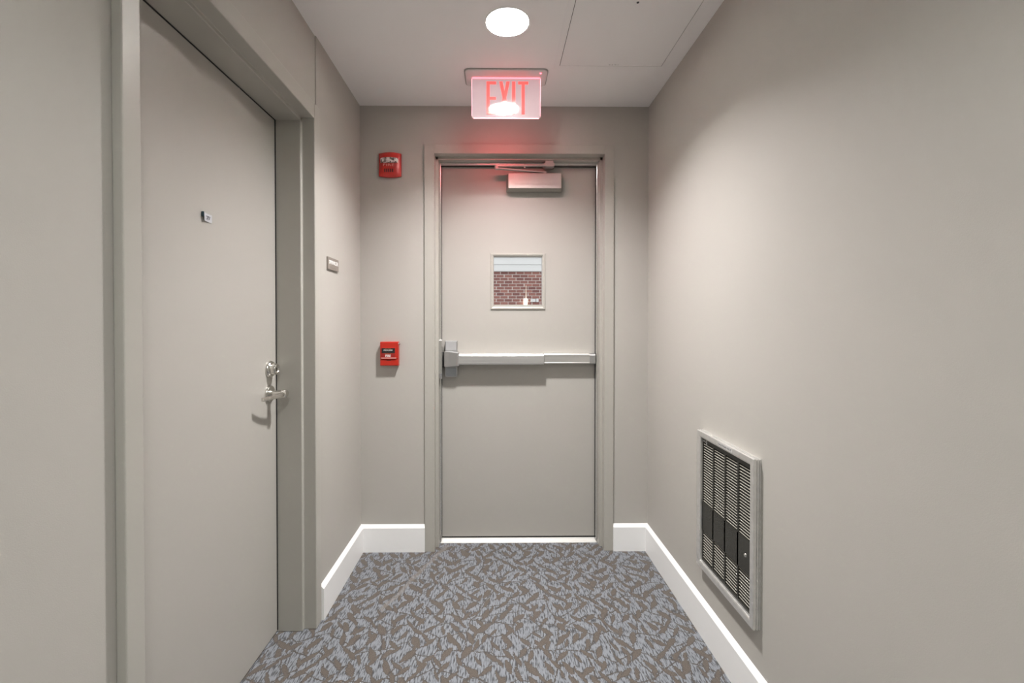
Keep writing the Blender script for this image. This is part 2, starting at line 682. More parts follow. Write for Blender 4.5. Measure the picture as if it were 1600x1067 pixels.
obj("baseboard_left", P(base_prof(XL, 1), 1, 1.853, YF), WHITE, kind="structure",
    label="short white baseboard between the left door frame and the corner", cat="baseboard")
obj("baseboard_right", P(base_prof(XR, -1), 1, YB, YF), WHITE, kind="structure",
    label="long white baseboard below the wall heater", cat="baseboard")
obj("baseboard_far", P(base_prof(YF, -1), 0, XL + BT * 0, -0.385), WHITE, kind="structure",
    label="white baseboard left of the exit door frame", cat="baseboard")
obj("baseboard_far", P(base_prof(YF, -1), 0, 0.632, XR), WHITE, kind="structure",
    label="white baseboard right of the exit door frame", cat="baseboard")
obj("baseboard_left", P(base_prof(XLN, 1), 1, YB, 0.875), WHITE, kind="structure",
    label="white baseboard on the near left wall before the left door", cat="baseboard")

# ================================================================== exit door frame (end wall)
FX0, FX1, FZ = -0.385, 0.632, 2.188      # outer edges
IX0, IX1, IZ = -0.332, 0.583, 2.139      # opening
Y0, Y1, YD = 2.405, 2.454, 2.530         # face, stop step, door face
ST = 0.016
tr1 = empty("trim_1", ((FX0 + FX1) / 2, YF, 0), "greige painted steel frame around the exit door in the end wall", "door frame", kind="structure")
for s, xo, xi in ((-1, FX0, IX0), (1, FX1, IX1)):
    q = [(xo, Y0), (xi, Y0), (xi, Y1), (xi - s * ST, Y1), (xi - s * ST, YD + 0.002), (xi + s * 0.002, YD + 0.002),
         (xi + s * 0.002, YD + 0.06), (xi + s * 0.018, YD + 0.06), (xi + s * 0.018, YF), (xo, YF)]
    obj("jamb", P(q, 2, 0.0, FZ), TRIM, tr1, bevel=0.0012)
q = [(Y0, FZ), (Y0, IZ), (Y1, IZ), (Y1, IZ - ST), (YD + 0.002, IZ - ST), (YD + 0.002, IZ + 0.002), (YD + 0.06, IZ + 0.002),
     (YD + 0.06, IZ + 0.018), (YF, IZ + 0.018), (YF, FZ)]
# head runs between the jambs' faces
bm = bmesh.new()
add_prism(bm, q, 0, IX0, IX1)
obj("head", bm, TRIM, tr1, bevel=0.0012)
# aluminium weatherstrips on the stop
sx0, sx1, sz = IX0 + ST, IX1 - ST, IZ - ST
for x0, x1, gx0, gx1 in ((sx0, sx0 + 0.0095, sx0 + 0.0095, sx0 + 0.0104), (sx1 - 0.0095, sx1, sx1 - 0.0104, sx1 - 0.0095)):
    w = obj("weatherstrip", B((x0, x1, 2.492, 2.524, 0.02, sz)), ALUV, tr1, label="bright aluminium weatherstrip", bevel=0.002)
    obj("gasket", B((gx0, gx1, 2.512, 2.528, 0.02, sz - 0.009)), RUBBER, w, label="thin black gasket")
w = obj("weatherstrip", B((sx0 + 0.009, sx1 - 0.009, 2.492, 2.524, sz - 0.0135, sz)), ALU, tr1, label="bright aluminium weatherstrip", bevel=0.002)
obj("gasket", B((sx0 + 0.011, sx1 - 0.011, 2.512, 2.528, sz - 0.0146, sz - 0.0135)), RUBBER, w, label="thin black gasket")
# threshold
th = [(2.500, 0.0), (2.503, 0.005), (2.516, 0.010), (2.519, 0.0085), (2.522, 0.010), (2.540, 0.017), (2.543, 0.0155), (2.546, 0.017), (2.600, 0.017), (2.600, 0.0)]
obj("threshold", P(th, 0, IX0 + 0.016, IX1 - 0.016), brushed("bright_threshold_aluminium", (0.88, 0.87, 0.84), 0.45, (6, 300, 300), metallic=0.55), tr1, label="bright ridged aluminium threshold")
# rim strike fixed on the left stop
bm = bmesh.new()
add_prism(bm, [(2.500, 0.925), (2.500, 1.142), (2.462, 1.142), (2.458, 1.136), (2.458, 0.955), (2.470, 0.925)], 0, -0.3155, -0.299)
obj("strike", bm, ALUV, tr1, label="upright metal strike for the exit bar latch", bevel=0.0015)

# ================================================================== exit door
DX0, DX1, DZ0, DZ1 = IX0 + 0.003, IX1 - 0.003, 0.024, IZ - 0.002
GX0, GX1, GZ0, GZ1 = -0.014, 0.258, 1.336, 1.607
d1 = empty("door_1", (DX0, YD, DZ0), "greige steel exit door with push bar and small square window", "door", kind="structure")
e = 0.008
obj("door_leaf", B((DX0, GX0 - e, YD, YD + 0.045, DZ0, DZ1), (GX1 + e, DX1, YD, YD + 0.045, DZ0, DZ1),
                   (GX0 - e, GX1 + e, YD, YD + 0.045, DZ0, GZ0 - e), (GX0 - e, GX1 + e, YD, YD + 0.045, GZ1 + e, DZ1)), DOORP, d1)
obj("door_sweep", B((DX0 + 0.02, DX1 - 0.02, YD + 0.002, YD + 0.03, 0.0165, DZ0 + 0.002)), BLACK, d1, label="thin black sweep along the bottom edge")
lf = obj("window_frame", frame_sweep([(0.0, YD), (0.0, YD - 0.004), (0.004, YD - 0.007), (0.010, YD - 0.007), (0.017, YD - 0.003), (0.0185, YD + 0.014), (0.0185, YD + 0.03), (0.012, YD + 0.03), (0.012, YD)],
                                    GX0 - 0.0185, GX1 + 0.0185, GZ0 - 0.028, GZ1 + 0.0185, lambda u, v, h: (u, h, v)), TRIM, d1)
# the bottom rail of the vision frame is taller
obj("frame_sill", B((GX0 - 0.001, GX1 + 0.001, YD - 0.002, YD + 0.016, GZ0 - 0.0105, GZ0)), TRIM, lf)
obj("glass_pane", B((GX0 - 0.003, GX1 + 0.003, YD + 0.018, YD + 0.023, GZ0 - 0.003, GZ1 + 0.003)), GLASS, d1, label="clear glass of the square door window")

# --- push bar
pb = obj("panic_bar", B((-0.225, 0.525, YD - 0.030, YD, 1.010, 1.056)), ALU, d1, label="brushed aluminium push bar across the door", bevel=0.002)
pad = [(YD - 0.030, 1.004), (YD - 0.064, 1.003), (YD - 0.067, 1.010), (YD - 0.067, 1.052), (YD - 0.062, 1.062), (YD - 0.030, 1.064)]
obj("push_pad", P(pad, 0, -0.208, 0.262), ALU, pb, label="wide pressed aluminium push pad", bevel=0.0015)
rail = [(YD - 0.002, 1.006), (YD - 0.045, 1.006), (YD - 0.047, 1.009), (YD - 0.047, 1.0125), (YD - 0.0455, 1.0135), (YD - 0.0455, 1.049), (YD - 0.047, 1.050), (YD - 0.047, 1.056), (YD - 0.044, 1.062), (YD - 0.002, 1.062)]
obj("bar_rail", P(rail, 0, 0.266, 0.520), brushed("satin_rail_aluminium", (0.78, 0.77, 0.75), 0.42), pb, label="slimmer satin aluminium half of the bar", bevel=0.0008)
cap = [(YD, 1.001), (YD - 0.030, 1.001), (YD - 0.046, 1.006), (YD - 0.049, 1.012), (YD - 0.049, 1.052), (YD - 0.044, 1.060), (YD - 0.028, 1.064), (YD, 1.064)]
obj("end_cap", P(cap, 0, 0.520, 0.5515), CAST, pb, label="dark cast end cap", bevel=0.002)
hb = obj("latch_housing", B((-0.287, -0.217, YD - 0.034, YD, 0.931, 1.134)), CAST, pb, label="cast metal latch housing", bevel=0.006, seg=3)
bm = bmesh.new()
wedge = [(-0.288, YD - 0.058), (-0.262, YD - 0.064), (-0.214, YD - 0.069), (-0.205, YD - 0.066), (-0.205, YD - 0.02), (-0.288, YD - 0.02)]
vs = add_prism(bm, wedge, 2, 0.996, 1.070)
for v in vs:
    if v.co.x < -0.25 and v.co.z < 1.03:
        v.co.z = 0.990
    if v.co.x < -0.25 and v.co.z > 1.03:
        v.co.z = 1.076
obj("latch_cover", bm, CAST, pb, bevel=0.003)
obj("latch_bolt", B((-0.298, -0.287, YD - 0.030, YD - 0.012, 0.985, 1.07)), BLACK, pb, label="black latch bolt")
obj("housing_recess", B((-0.281, -0.223, YD - 0.0352, YD - 0.0338, 1.082, 1.127)), paint("recess_metal_lit", (0.62, 0.62, 0.63), 0.5, bump=0.2, scale=120, metallic=0.7), hb)  # upper recess: same metal, lit tone put into its colour
obj("housing_recess", B((-0.281, -0.223, YD - 0.0352, YD - 0.0338, 0.938, 0.984)), paint("recess_metal_shaded", (0.36, 0.38, 0.40), 0.5, bump=0.2, scale=120, metallic=0.7), hb)  # lower recess: shade below the latch cover put into its colour

# --- closer
yc = YD - 0.058
bm = bmesh.new()
a = rounded_rect(0.055, 0.369, 1.964, 2.058, 0.010)
bq = rounded_rect(0.0665, 0.3585, 1.975, 2.0575, 0.004)
ra = [bm.verts.new((x, YD, z)) for x, z in a]
rm = [bm.verts.new((x, YD - 0.030, z)) for x, z in a]
rb = [bm.verts.new((x, yc + 0.002, z)) for x, z in bq]
for A, Q in ((ra, rm), (rm, rb)):
    for k in range(len(A)):
        bm.faces.new((A[k], A[(k + 1) % len(A)], Q[(k + 1) % len(A)], Q[k]))
bm.faces.new(ra[::-1])
bm.faces.new(rb)
cl = obj("door_closer", bm, paint("closer_flank_shaded", (0.27, 0.265, 0.235), 0.5), d1, label="door closer body with folded arm")  # flanks darker than the cover: their shade is put into the paint
obj("closer_cover", P(rounded_rect(0.0665, 0.3585, 1.975, 2.0575, 0.004), 1, yc, yc + 0.006), SILVERP, cl, label="flat silver cover of the closer", bevel=0.0012)
bm = bmesh.new()
add_lathe(bm, [(0, 2.052), (0.013, 2.052), (0.013, 2.070), (0.010, 2.073), (0, 2.073)], 2, (0.268, YD - 0.035, 0), 16)
obj("spindle", bm, SILVERP, cl, smooth=True)


def bar_between(p, q, w, h):
    """flat bar from p to q: w across (horizontal), h upright"""
    p, q = Vector(p), Vector(q)
    d = (q - p).normalized()
    s = d.cross(Vector((0, 0, 1))).normalized() * w / 2
    u = Vector((0, 0, h / 2))
    bm = bmesh.new()
    v0 = [bm.verts.new(p + a * s + b * u) for a, b in ((-1, -1), (1, -1), (1, 1), (-1, 1))]
    v1 = [bm.verts.new(q + a * s + b * u) for a, b in ((-1, -1), (1, -1), (1, 1), (-1, 1))]
    bm.faces.new(v0[::-1])
    bm.faces.new(v1)
    for k in range(4):
        bm.faces.new((v0[k], v0[(k + 1) % 4], v1[(k + 1) % 4], v1[k]))
    return bm


obj("main_arm", bar_between((0.278, YD - 0.035, 2.066), (0.003, YD - 0.085, 2.073), 0.022, 0.006), SILVERP, cl, bevel=0.001)
obj("forearm", bar_between((0.000, YD - 0.085, 2.084), (0.300, YD - 0.060, 2.099), 0.020, 0.007), SILVERP, cl, bevel=0.001)
bm = L([(0, 2.068), (0.011, 2.068), (0.011, 2.090), (0.006, 2.093), (0, 2.093)], 2, (0.002, YD - 0.085, 0), 14)
obj("elbow", bm, SILVERP, cl, smooth=True)
shoe = [(0.262, 2.096), (0.272, 2.091), (0.310, 2.091), (0.320, 2.097), (0.322, 2.104), (0.314, 2.113), (0.312, 2.1225), (0.270, 2.1225), (0.268, 2.113), (0.259, 2.105)]
obj("arm_shoe", P(shoe, 1, YD - 0.070, YD - 0.012), SILVERP, cl, label="pale shoe holding the arm to the frame", bevel=0.0015)
obj("arm_screw", L([(0, 2.080), (0.005, 2.080), (0.005, 2.100), (0, 2.101)], 2, (0.155, YD - 0.073, 0), 10), SILVERP, cl)

# ================================================================== left door frame
LXF = -0.724                              # face plane
LY0, LY1, LZ = 0.878, 1.853, 2.110        # outer edges
OY0, OY1, OZ = 0.925, 1.800, 2.049        # opening
LXS, LXD = -0.774, -0.873                 # stop step, door face
tr2 = empty("trim_2", (XL, (LY0 + LY1) / 2, 0), "greige painted steel frame around the left door", "door frame", kind="structure")
for s, yo, yi, xw in ((-1, LY0, OY0, XLN), (1, LY1, OY1, XL)):
    q = [(LXF, yo), (LXF, yi), (LXS, yi), (LXS, yi - s * 0.014), (LXD - 0.003, yi - s * 0.014), (LXD - 0.003, yi + s * 0.002),
         (LXD - 0.06, yi + s * 0.002), (LXD - 0.06, yi + s * 0.028), (xw, yi + s * 0.028), (xw, yo)]
    obj("jamb", P(q, 2, 0.0, LZ), TRIM, tr2, bevel=0.0028)
q = [(LXF, LZ), (LXF, OZ), (LXS, OZ), (LXS, OZ - 0.014), (LXD - 0.003, OZ - 0.014), (LXD - 0.003, OZ + 0.002), (LXD - 0.06, OZ + 0.002),
     (LXD - 0.06, OZ + 0.024), (XL - 0.006, OZ + 0.024), (XL - 0.006, LZ)]
bm = bmesh.new()
vs = add_prism(bm, q, 1, OY0, OY1)
obj("head", bm, TRIM, tr2, bevel=0.0028)
# black strips stand in for the shade in the gap round the door edge
for b in ((LXD - 0.002, LXD + 0.0015, OY1 - 0.0185, OY1 - 0.014, 0.01, OZ - 0.014),):
    obj("gasket", B(b), RUBBER, tr2, label="thin black strip in place of the shaded gap beside the door edge")
obj("gasket", B((LXD - 0.002, LXD + 0.0015, OY0 + 0.014, OY1 - 0.014, OZ - 0.0175, OZ - 0.014)), RUBBER, tr2, label="thin black strip in place of the shaded gap over the door")

# ================================================================== left door
d2 = empty("door_2", (LXD, OY0, 0.006), "plain greige flush door with lever handle and deadbolt at the left", "door", kind="structure")
obj("door_leaf", B((LXD - 0.045, LXD - 0.001, OY0 + 0.003, OY1 - 0.001, 0.007, OZ - 0.002)), DOORP, d2)
HY, HZ = 1.728, 0.962
lv = obj("lever_handle", L([(0, 0.0), (0.0325, 0.0), (0.0325, 0.005), (0.030, 0.009), (0.021, 0.011), (0.0, 0.011)], 0, (LXD - 0.001, HY, HZ), 40), NICKEL, d2,
         label="satin nickel lever handle with round rose", smooth=True)
obj("hub", L([(0.0125, 0.008), (0.0125, 0.048), (0.0155, 0.052), (0.0155, 0.066), (0.012, 0.069), (0, 0.069)], 0, (LXD, HY, HZ), 28), NICKEL, lv, smooth=True)
bm = bmesh.new()
NL = 14
rings = []
for k in range(NL + 1):
    t = k / NL
    y = HY + 0.014 - 0.130 * t
    xo = LXD + 0.0600 - 0.026 * t * t
    hh = 0.0090 - 0.0015 * t
    ww = 0.0050 - 0.0010 * t
    ring = []
    for j in range(16):
        an = 2 * math.pi * j / 16
        cx, sx = math.cos(an), math.sin(an)
        ring.append(bm.verts.new((xo + ww * math.copysign(abs(cx) ** 0.5, cx), y, HZ - 0.004 * t + hh * math.copysign(abs(sx) ** 0.5, sx))))
    rings.append(ring)
for A, Q in zip(rings, rings[1:]):
    for j in range(16):
        bm.faces.new((A[j], A[(j + 1) % 16], Q[(j + 1) % 16], Q[j]))
bm.faces.new(rings[0][::-1])
bm.faces.new(rings[-1])
obj("lever", bm, NICKEL, lv, smooth=True)
db = obj("deadbolt", L([(0, 0.0), (0.0325, 0.0), (0.0325, 0.004), (0.029, 0.010), (0.027, 0.012), (0.0, 0.012)], 0, (LXD - 0.001, HY + 0.005, HZ + 0.094), 40), NICKEL, d2,
         label="round satin nickel deadbolt cylinder", smooth=True)
obj("cylinder_ring", L([(0.021, 0.008), (0.021, 0.026), (0.0185, 0.030), (0.013, 0.030), (0.011, 0.027), (0, 0.027)], 0, (LXD, HY + 0.005, HZ + 0.094), 32), NICKEL, db, smooth=True)
obj("keyway", B((LXD + 0.0265, LXD + 0.0282, HY + 0.0035, HY + 0.0065, HZ + 0.087, HZ + 0.100)), BLACK, db)

# paper tag stuck on the left door
TY, TZ = 1.342, 1.538
tg = empty("paper_tag", (LXD, TY + 0.02, TZ), "small grey paper tag with handwritten letters stuck on the left door", "tag")
bm = bmesh.new()
N = 6
cols = []
for k in range(N + 1):
    t = k / N
    curl = 0.006 * (1 - t) ** 3
    x = LXD + 0.0002 + curl
    y = TY + 0.0445 * t
    cols.append([bm.verts.new((x + dx, y, z)) for dx, z in ((0, TZ + 0.001), (0, TZ + 0.0255), (0.0004, TZ + 0.0255), (0.0004, TZ + 0.001))])
for A, Q in zip(cols, cols[1:]):
    for j in range(4):
        bm.faces.new((A[j], A[(j + 1) % 4], Q[(j + 1) % 4], Q[j]))
bm.faces.new(cols[0][::-1])
bm.faces.new(cols[-1])
obj("paper", bm, PAPER, tg)
obj("tape", B((LXD - 0.0008, LXD + 0.0062, TY - 0.0030, TY - 0.0002, TZ + 0.013, TZ + 0.027)), TAPE, tg, label="dark teal tape at the curled edge")
text("handwriting", "C77", DPRINT, tg, FACE_LEFT(LXD + 0.0026, TY + 0.007, TZ + 0.007), 0.026, 0.011)

# ================================================================== room sign on the left wall
PY0, PY1, PZ0, PZ1 = 1.936, 2.066, 1.466, 1.520
rs = empty("room_sign", (XL, (PY0 + PY1) / 2, PZ0), "small taupe plaque with white lettering beside the left door frame", "sign")
obj("plaque", B((XL - 0.001, XL + 0.007, PY0, PY1, PZ0, PZ1)), TAUPE, rs, bevel=0.001)
text("lettering", "SPRINKLER", WPRINT, rs, FACE_LEFT(XL + 0.0068, PY0 + 0.011, PZ0 + 0.025), 0.110, 0.0165, 0.0008, bold=0.02)
bm = bmesh.new()
rnd = random.Random(3)
for i in range(9):
    for a in range(2):
        for b in range(3):
            if rnd.random() < 0.5:
                add_lathe(bm, [(0.0009, 0.0065), (0.0007, 0.0075), (0, 0.0078)], 0, (XL, PY0 + 0.028 + i * 0.0085 + a * 0.0025, PZ0 + 0.008 + b * 0.0025), 6)
o = obj("braille", bm, TAUPE, rs)
o["kind"] = "stuff"

# ================================================================== fire alarm strobe
SX0, SX1, SZ0, SZ1 = -0.626, -0.507, 2.012, 2.137
scx = (SX0 + SX1) / 2
st = empty("fire_alarm_strobe", (scx, YF, SZ0), "red fire alarm horn strobe high on the end wall", "alarm")
obj("back_box", B((SX0 + 0.003, SX1 - 0.003, YF - 0.012, YF + 0.001, SZ0 + 0.004, SZ1 - 0.004)), DRED, st, bevel=0.003)
# domed cover: curved top and bottom, soft front
bm = bmesh.new()
NX, NZ = 14, 12


def cover(u, v):
    x = SX0 + (SX1 - SX0) * u
    bow = 0.007 * (1 - (2 * u - 1) ** 2) - 0.003
    z0, z1 = SZ0 - bow, SZ1 + bow
    z = z0 + (z1 - z0) * v
    du, dv = min(u, 1 - u), min(v, 1 - v)
    h = 0.013 + 0.012 * (1 - (1 - min(1, du / 0.22)) ** 2) * (1 - (1 - min(1, dv / 0.18)) ** 2) + 0.004 * (1 - (2 * u - 1) ** 2)
    return Vector((x, YF - h, z))


grid = [[bm.verts.new(cover(i / NX, j / NZ)) for j in range(NZ + 1)] for i in range(NX + 1)]
for i in range(NX):
    for j in range(NZ):
        bm.faces.new((grid[i][j], grid[i + 1][j], grid[i + 1][j + 1], grid[i][j + 1]))
rim = [grid[i][0] for i in range(NX + 1)] + [grid[NX][j] for j in range(1, NZ + 1)] + [grid[i][NZ] for i in range(NX - 1, -1, -1)] + [grid[0][j] for j in range(NZ - 1, 0, -1)]
back = [bm.verts.new((v.co.x, YF - 0.004, v.co.z)) for v in rim]
for k in range(len(rim)):
    bm.faces.new((rim[k], back[k], back[(k + 1) % len(rim)], rim[(k + 1) % len(rim)]))
bm.faces.new(back)
cv = obj("cover", bm, RED, st, smooth=True)
lens = [(scx - 0.046 + 0.092 * k / 12, 0) for k in range(13)]
bm = bmesh.new()
lo = [bm.verts.new((x, YF - 0.030 - 0.010 * math.sin(math.pi * k / 12) ** 0.5, 2.083 - 0.002 * math.sin(math.pi * k / 12))) for k, (x, _) in enumerate(lens)]
hi = [bm.verts.new((x, YF - 0.030 - 0.010 * math.sin(math.pi * k / 12) ** 0.5, 2.104 + 0.003 * math.sin(math.pi * k / 12))) for k, (x, _) in enumerate(lens)]
lo2 = [bm.verts.new((v.co.x, YF - 0.018, v.co.z - 0.002)) for v in lo]
hi2 = [bm.verts.new((v.co.x, YF - 0.018, v.co.z + 0.002)) for v in hi]
for k in range(12):
    bm.faces.new((lo[k], lo[k + 1], hi[k + 1], hi[k]))
    bm.faces.new((lo2[k], lo2[k + 1], lo[k + 1], lo[k]))
    bm.faces.new((hi[k], hi[k + 1], hi2[k + 1], hi2[k]))
    bm.faces.new((hi2[k], hi2[k + 1], lo2[k + 1], lo2[k]))
bm.faces.new((lo[0], hi[0], hi2[0], lo2[0]))
bm.faces.new((lo[12], lo2[12], hi2[12], hi[12]))
obj("strobe_lens", bm, LENSM, st, label="clear faceted strobe lens")
text("lettering", "FIRE", PINKW, st, FACE_FAR(scx - 0.033, YF - 0.0288, 2.064), 0.060, 0.012, 0.0012)
for k in range(5):
    x = scx - 0.027 + k * 0.0105
    obj("sound_slot", B((x, x + 0.0052, YF - 0.0298, YF - 0.024, 2.033, 2.050)), BLACK, cv)
    obj("slot_rib", B((x + 0.0058, x + 0.0088, YF - 0.0312, YF - 0.026, 2.031, 2.051)), RED, cv, bevel=0.0008)

# ================================================================== pull station
QX0, QX1, QZ0, QZ1 = -0.617, -0.522, 1.006, 1.133
qx = (QX0 + QX1) / 2
ps = empty("fire_pull_station", (qx, YF, QZ0), "red manual fire alarm pull station with black label on the end wall", "alarm")
yp = YF - 0.031
prof = [(YF + 0.001, QZ0), (yp + 0.002, QZ0), (yp, QZ0 + 0.003), (yp, QZ0 + 0.030), (yp + 0.004, QZ0 + 0.034), (yp + 0.004, QZ0 + 0.036), (yp, QZ0 + 0.038), (yp, QZ1 - 0.004), (yp + 0.004, QZ1), (YF + 0.001, QZ1)]
obj("housing", P(prof, 0, QX0, QX1), REDP, ps, bevel=0.001)
hd = obj("pull_handle", B((QX0 + 0.007, QX1 - 0.009, yp - 0.004, yp + 0.002, QZ0 + 0.040, QZ1 - 0.032)), REDP, ps, bevel=0.001)
obj("label_plate", B((QX0 + 0.009, QX1 - 0.016, yp - 0.0046, yp - 0.003, QZ0 + 0.067, QZ1 - 0.033)), BLACK, ps, label="black label panel")
obj("label_plate", B((QX0 + 0.009, QX1 - 0.016, yp - 0.0044, yp - 0.003, QZ0 + 0.0445, QZ0 + 0.067)), DRED, ps, label="dark red label panel")
text("lettering", "PULL DOWN", GOLDP, ps, FACE_FAR(QX0 + 0.027, yp - 0.0046, QZ0 + 0.0875), 0.032, 0.0036)
text("lettering", "FIRE ALARM", WPRINT, ps, FACE_FAR(QX0 + 0.020, yp - 0.0046, QZ0 + 0.0795), 0.046, 0.0060, bold=0.01)
text("lettering", "PUSH IN", GOLDP, ps, FACE_FAR(QX0 + 0.026, yp - 0.0044, QZ0 + 0.0620), 0.034, 0.0035)
text("lettering", "FIRE", WPRINT, ps, FACE_FAR(QX0 + 0.029, yp - 0.0044, QZ0 + 0.0460), 0.028, 0.0135, bold=0.02)
obj("pale_strip", B((QX0 + 0.007, QX1 - 0.009, yp - 0.0052, yp - 0.0035, QZ0 + 0.0385, QZ0 + 0.0435)), PINKW, ps, label="pale stripe under the handle")
obj("slit", B((qx - 0.014, qx + 0.010, yp - 0.0006, yp + 0.001, QZ0 + 0.0265, QZ0 + 0.0290)), BLACK, ps)
obj("lock", L([(0, -0.006), (0.006, -0.006), (0.006, 0.008), (0, 0.008)], 0, (QX1, YF - 0.016, QZ1 - 0.012), 16), NICKEL, ps, label="small bright key lock at the upper corner")

# ================================================================== EXIT sign
ex = empty("exit_sign", (0.045, 2.125, 2.197), "lit red EXIT sign hanging from the ceiling before the exit door", "sign")
bm = P(rounded_rect(-0.145, 0.236, 2.058, 2.203, 0.022), 2, H - 0.007, H + 0.001)
cp = obj("canopy", bm, GREYM, ex, label="grey rounded ceiling plate", bevel=0.0025)
obj("canopy_rim", P(rounded_rect(-0.149, 0.240, 2.054, 2.207, 0.025), 2, H - 0.003, H + 0.0005), paint("grey_rim", (0.40, 0.39, 0.37), 0.5), cp)
# any lean of the hanging panel
TILT = math.radians(-2.0)
EX0, EX1, EZ0 = -0.116, 0.209, 2.202
MT = Matrix.Translation((0, 2.125, H)) @ Matrix.Rotation(-TILT, 4, "X") @ Matrix.Translation((0, -2.125, -H))


def tilted(bm):
    bmesh.ops.transform(bm, matrix=MT, verts=bm.verts[:])
    return bm


pn = obj("acrylic_panel", tilted(P(rounded_rect(EX0, EX1, EZ0, H + 0.004, 0.009), 1, 2.122, 2.128)), ACRYL, ex, label="glossy clear acrylic panel")
obj("panel_edge", tilted(B((EX0 - 0.0006, EX0 + 0.0016, 2.1212, 2.1288, EZ0 + 0.010, H - 0.012))), EXITE, pn, label="glowing pink panel edge")
obj("panel_edge", tilted(B((EX1 - 0.0016, EX1 + 0.0006, 2.1212, 2.1288, EZ0 + 0.010, H - 0.012))), EXITE, pn, label="glowing pink panel edge")
obj("panel_edge", tilted(B((EX0 + 0.008, EX1 - 0.008, 2.1212, 2.1288, EZ0 - 0.0008, EZ0 + 0.0014))), EXITE, pn, label="glowing pink panel edge")
obj("led_strip", tilted(B((EX0 + 0.004, EX1 - 0.004, 2.1185, 2.1315, H - 0.0105, H - 0.006))), LED, ex, label="glowing red light strip along the top")
LW, LT, LB = 0.014, 2.3705, 2.2190
yl0, yl1 = 2.1208, 2.1222


def letter(polys):
    bm = bmesh.new()
    for pl in polys:
        add_prism(bm, pl, 1, yl0, yl1)
    obj("letter", tilted(bm), EXITR, ex)


def R_(x0, x1, z0, z1):
    return [(x0, z0), (x1, z0), (x1, z1), (x0, z1)]


e0 = -0.046
letter([R_(e0, e0 + 0.0145, LB, LT), R_(e0 + 0.0145, e0 + 0.045, LT - 0.013, LT), R_(e0 + 0.0145, e0 + 0.044, 2.287, 2.299), R_(e0 + 0.0145, e0 + 0.046, LB, LB + 0.013)])
x0, x1 = 0.014, 0.063
xm = (x0 + x1) / 2
zm = (LB + LT) / 2
w = 0.0155
letter([[(x0, LB), (x0 + w, LB), (xm, zm - 0.030), (xm + 0.0045, zm), (xm, zm + 0.030), (x0 + w, LT), (x0, LT), (xm - 0.0085, zm)][::-1],
        [(x1, LB), (x1 - w, LB), (xm, zm - 0.030), (xm - 0.0045, zm), (xm, zm + 0.030), (x1 - w, LT), (x1, LT), (xm + 0.0085, zm)]])
letter([R_(0.0745, 0.0895, LB, LT)])
letter([R_(0.1195, 0.1340, LB, LT - 0.013), R_(0.103, 0.1505, LT - 0.013, LT)])
obj("indicator_lamp", L([(0, H - 0.010), (0.0045, H - 0.0095), (0.005, H - 0.006), (0, H - 0.006)], 2, (0.205, 2.082, 0), 14), LED, ex, label="tiny red indicator lamp")
# the sign's own red light, thrown down out of the panel's lower edge
la = bpy.data.lights.new("exit_sign_light", "AREA")
la.shape = "RECTANGLE"
la.size, la.size_y = 0.26, 0.010
la.energy = 0.33
la.color = (1.0, 0.13, 0.13)
lo_ = bpy.data.objects.new("exit_sign_light", la)
COL.objects.link(lo_)
lo_.parent = ex
lo_.location = Vector((0.02, 2.143, EZ0 - 0.004)) - WL[ex.name]
lo_.rotation_euler = (math.radians(38), 0, 0)

# ================================================================== ceiling downlights


CAN_D, CAN_D_BACK = 0.084, 0.046


def downlight(y, label, power, col, spread, depth, x=LAMP_X):
    """recessed can: white trim, white reflector, opal lens set back in the ceiling"""
    d = empty("recessed_downlight", (x, y, H), label, "ceiling light", group="round downlights along the corridor ceiling")
    obj("trim_ring", L([(0.0815, H + 0.004), (0.0820, H - 0.0012), (0.0870, H - 0.0012), (0.0885, H), (0.0838, H + 0.0005), (0.0834, H + 0.004)], 2, (x, y, 0), 56), CEILM, d, smooth=True)
    obj("reflector", L([(0.0816, H + 0.001), (0.0795, H + depth + 0.02), (0.0, H + depth + 0.022), (0.0, H + depth + 0.030), (0.0830, H + depth + 0.028), (0.0833, H + 0.001)], 2, (x, y, 0), 56), CANW, d, label="white reflector inside the can", smooth=True)
    obj("lens", L([(0.0, H + depth), (0.079, H + depth), (0.079, H + depth + 0.004), (0.0, H + depth + 0.004)], 2, (x, y, 0), 56), OPAL, d, label="glowing white lens")
    a = bpy.data.lights.new("downlight_beam", "AREA")
    a.shape = "DISK"
    a.size = 0.15
    a.spread = spread
    a.energy = power
    a.color = col
    o = bpy.data.objects.new("downlight_beam", a)
    COL.objects.link(o)
    o.parent = d
    o.location = (0, 0, depth - 0.003)


downlight(LAMP_Y, "round lit downlight in the ceiling before the exit sign", BEAM_W, LAMP_COL, BEAM_SPREAD, CAN_D)
downlight(-0.15, "round downlight in the ceiling just behind the viewer", BEAM_W_BACK, LAMP_COL_BACK, BEAM_SPREAD_BACK, CAN_D_BACK)
downlight(-2.05, "round downlight at the back end of the corridor ceiling", BEAM_W_BACK, LAMP_COL_BACK, BEAM_SPREAD_BACK, CAN_D_BACK)

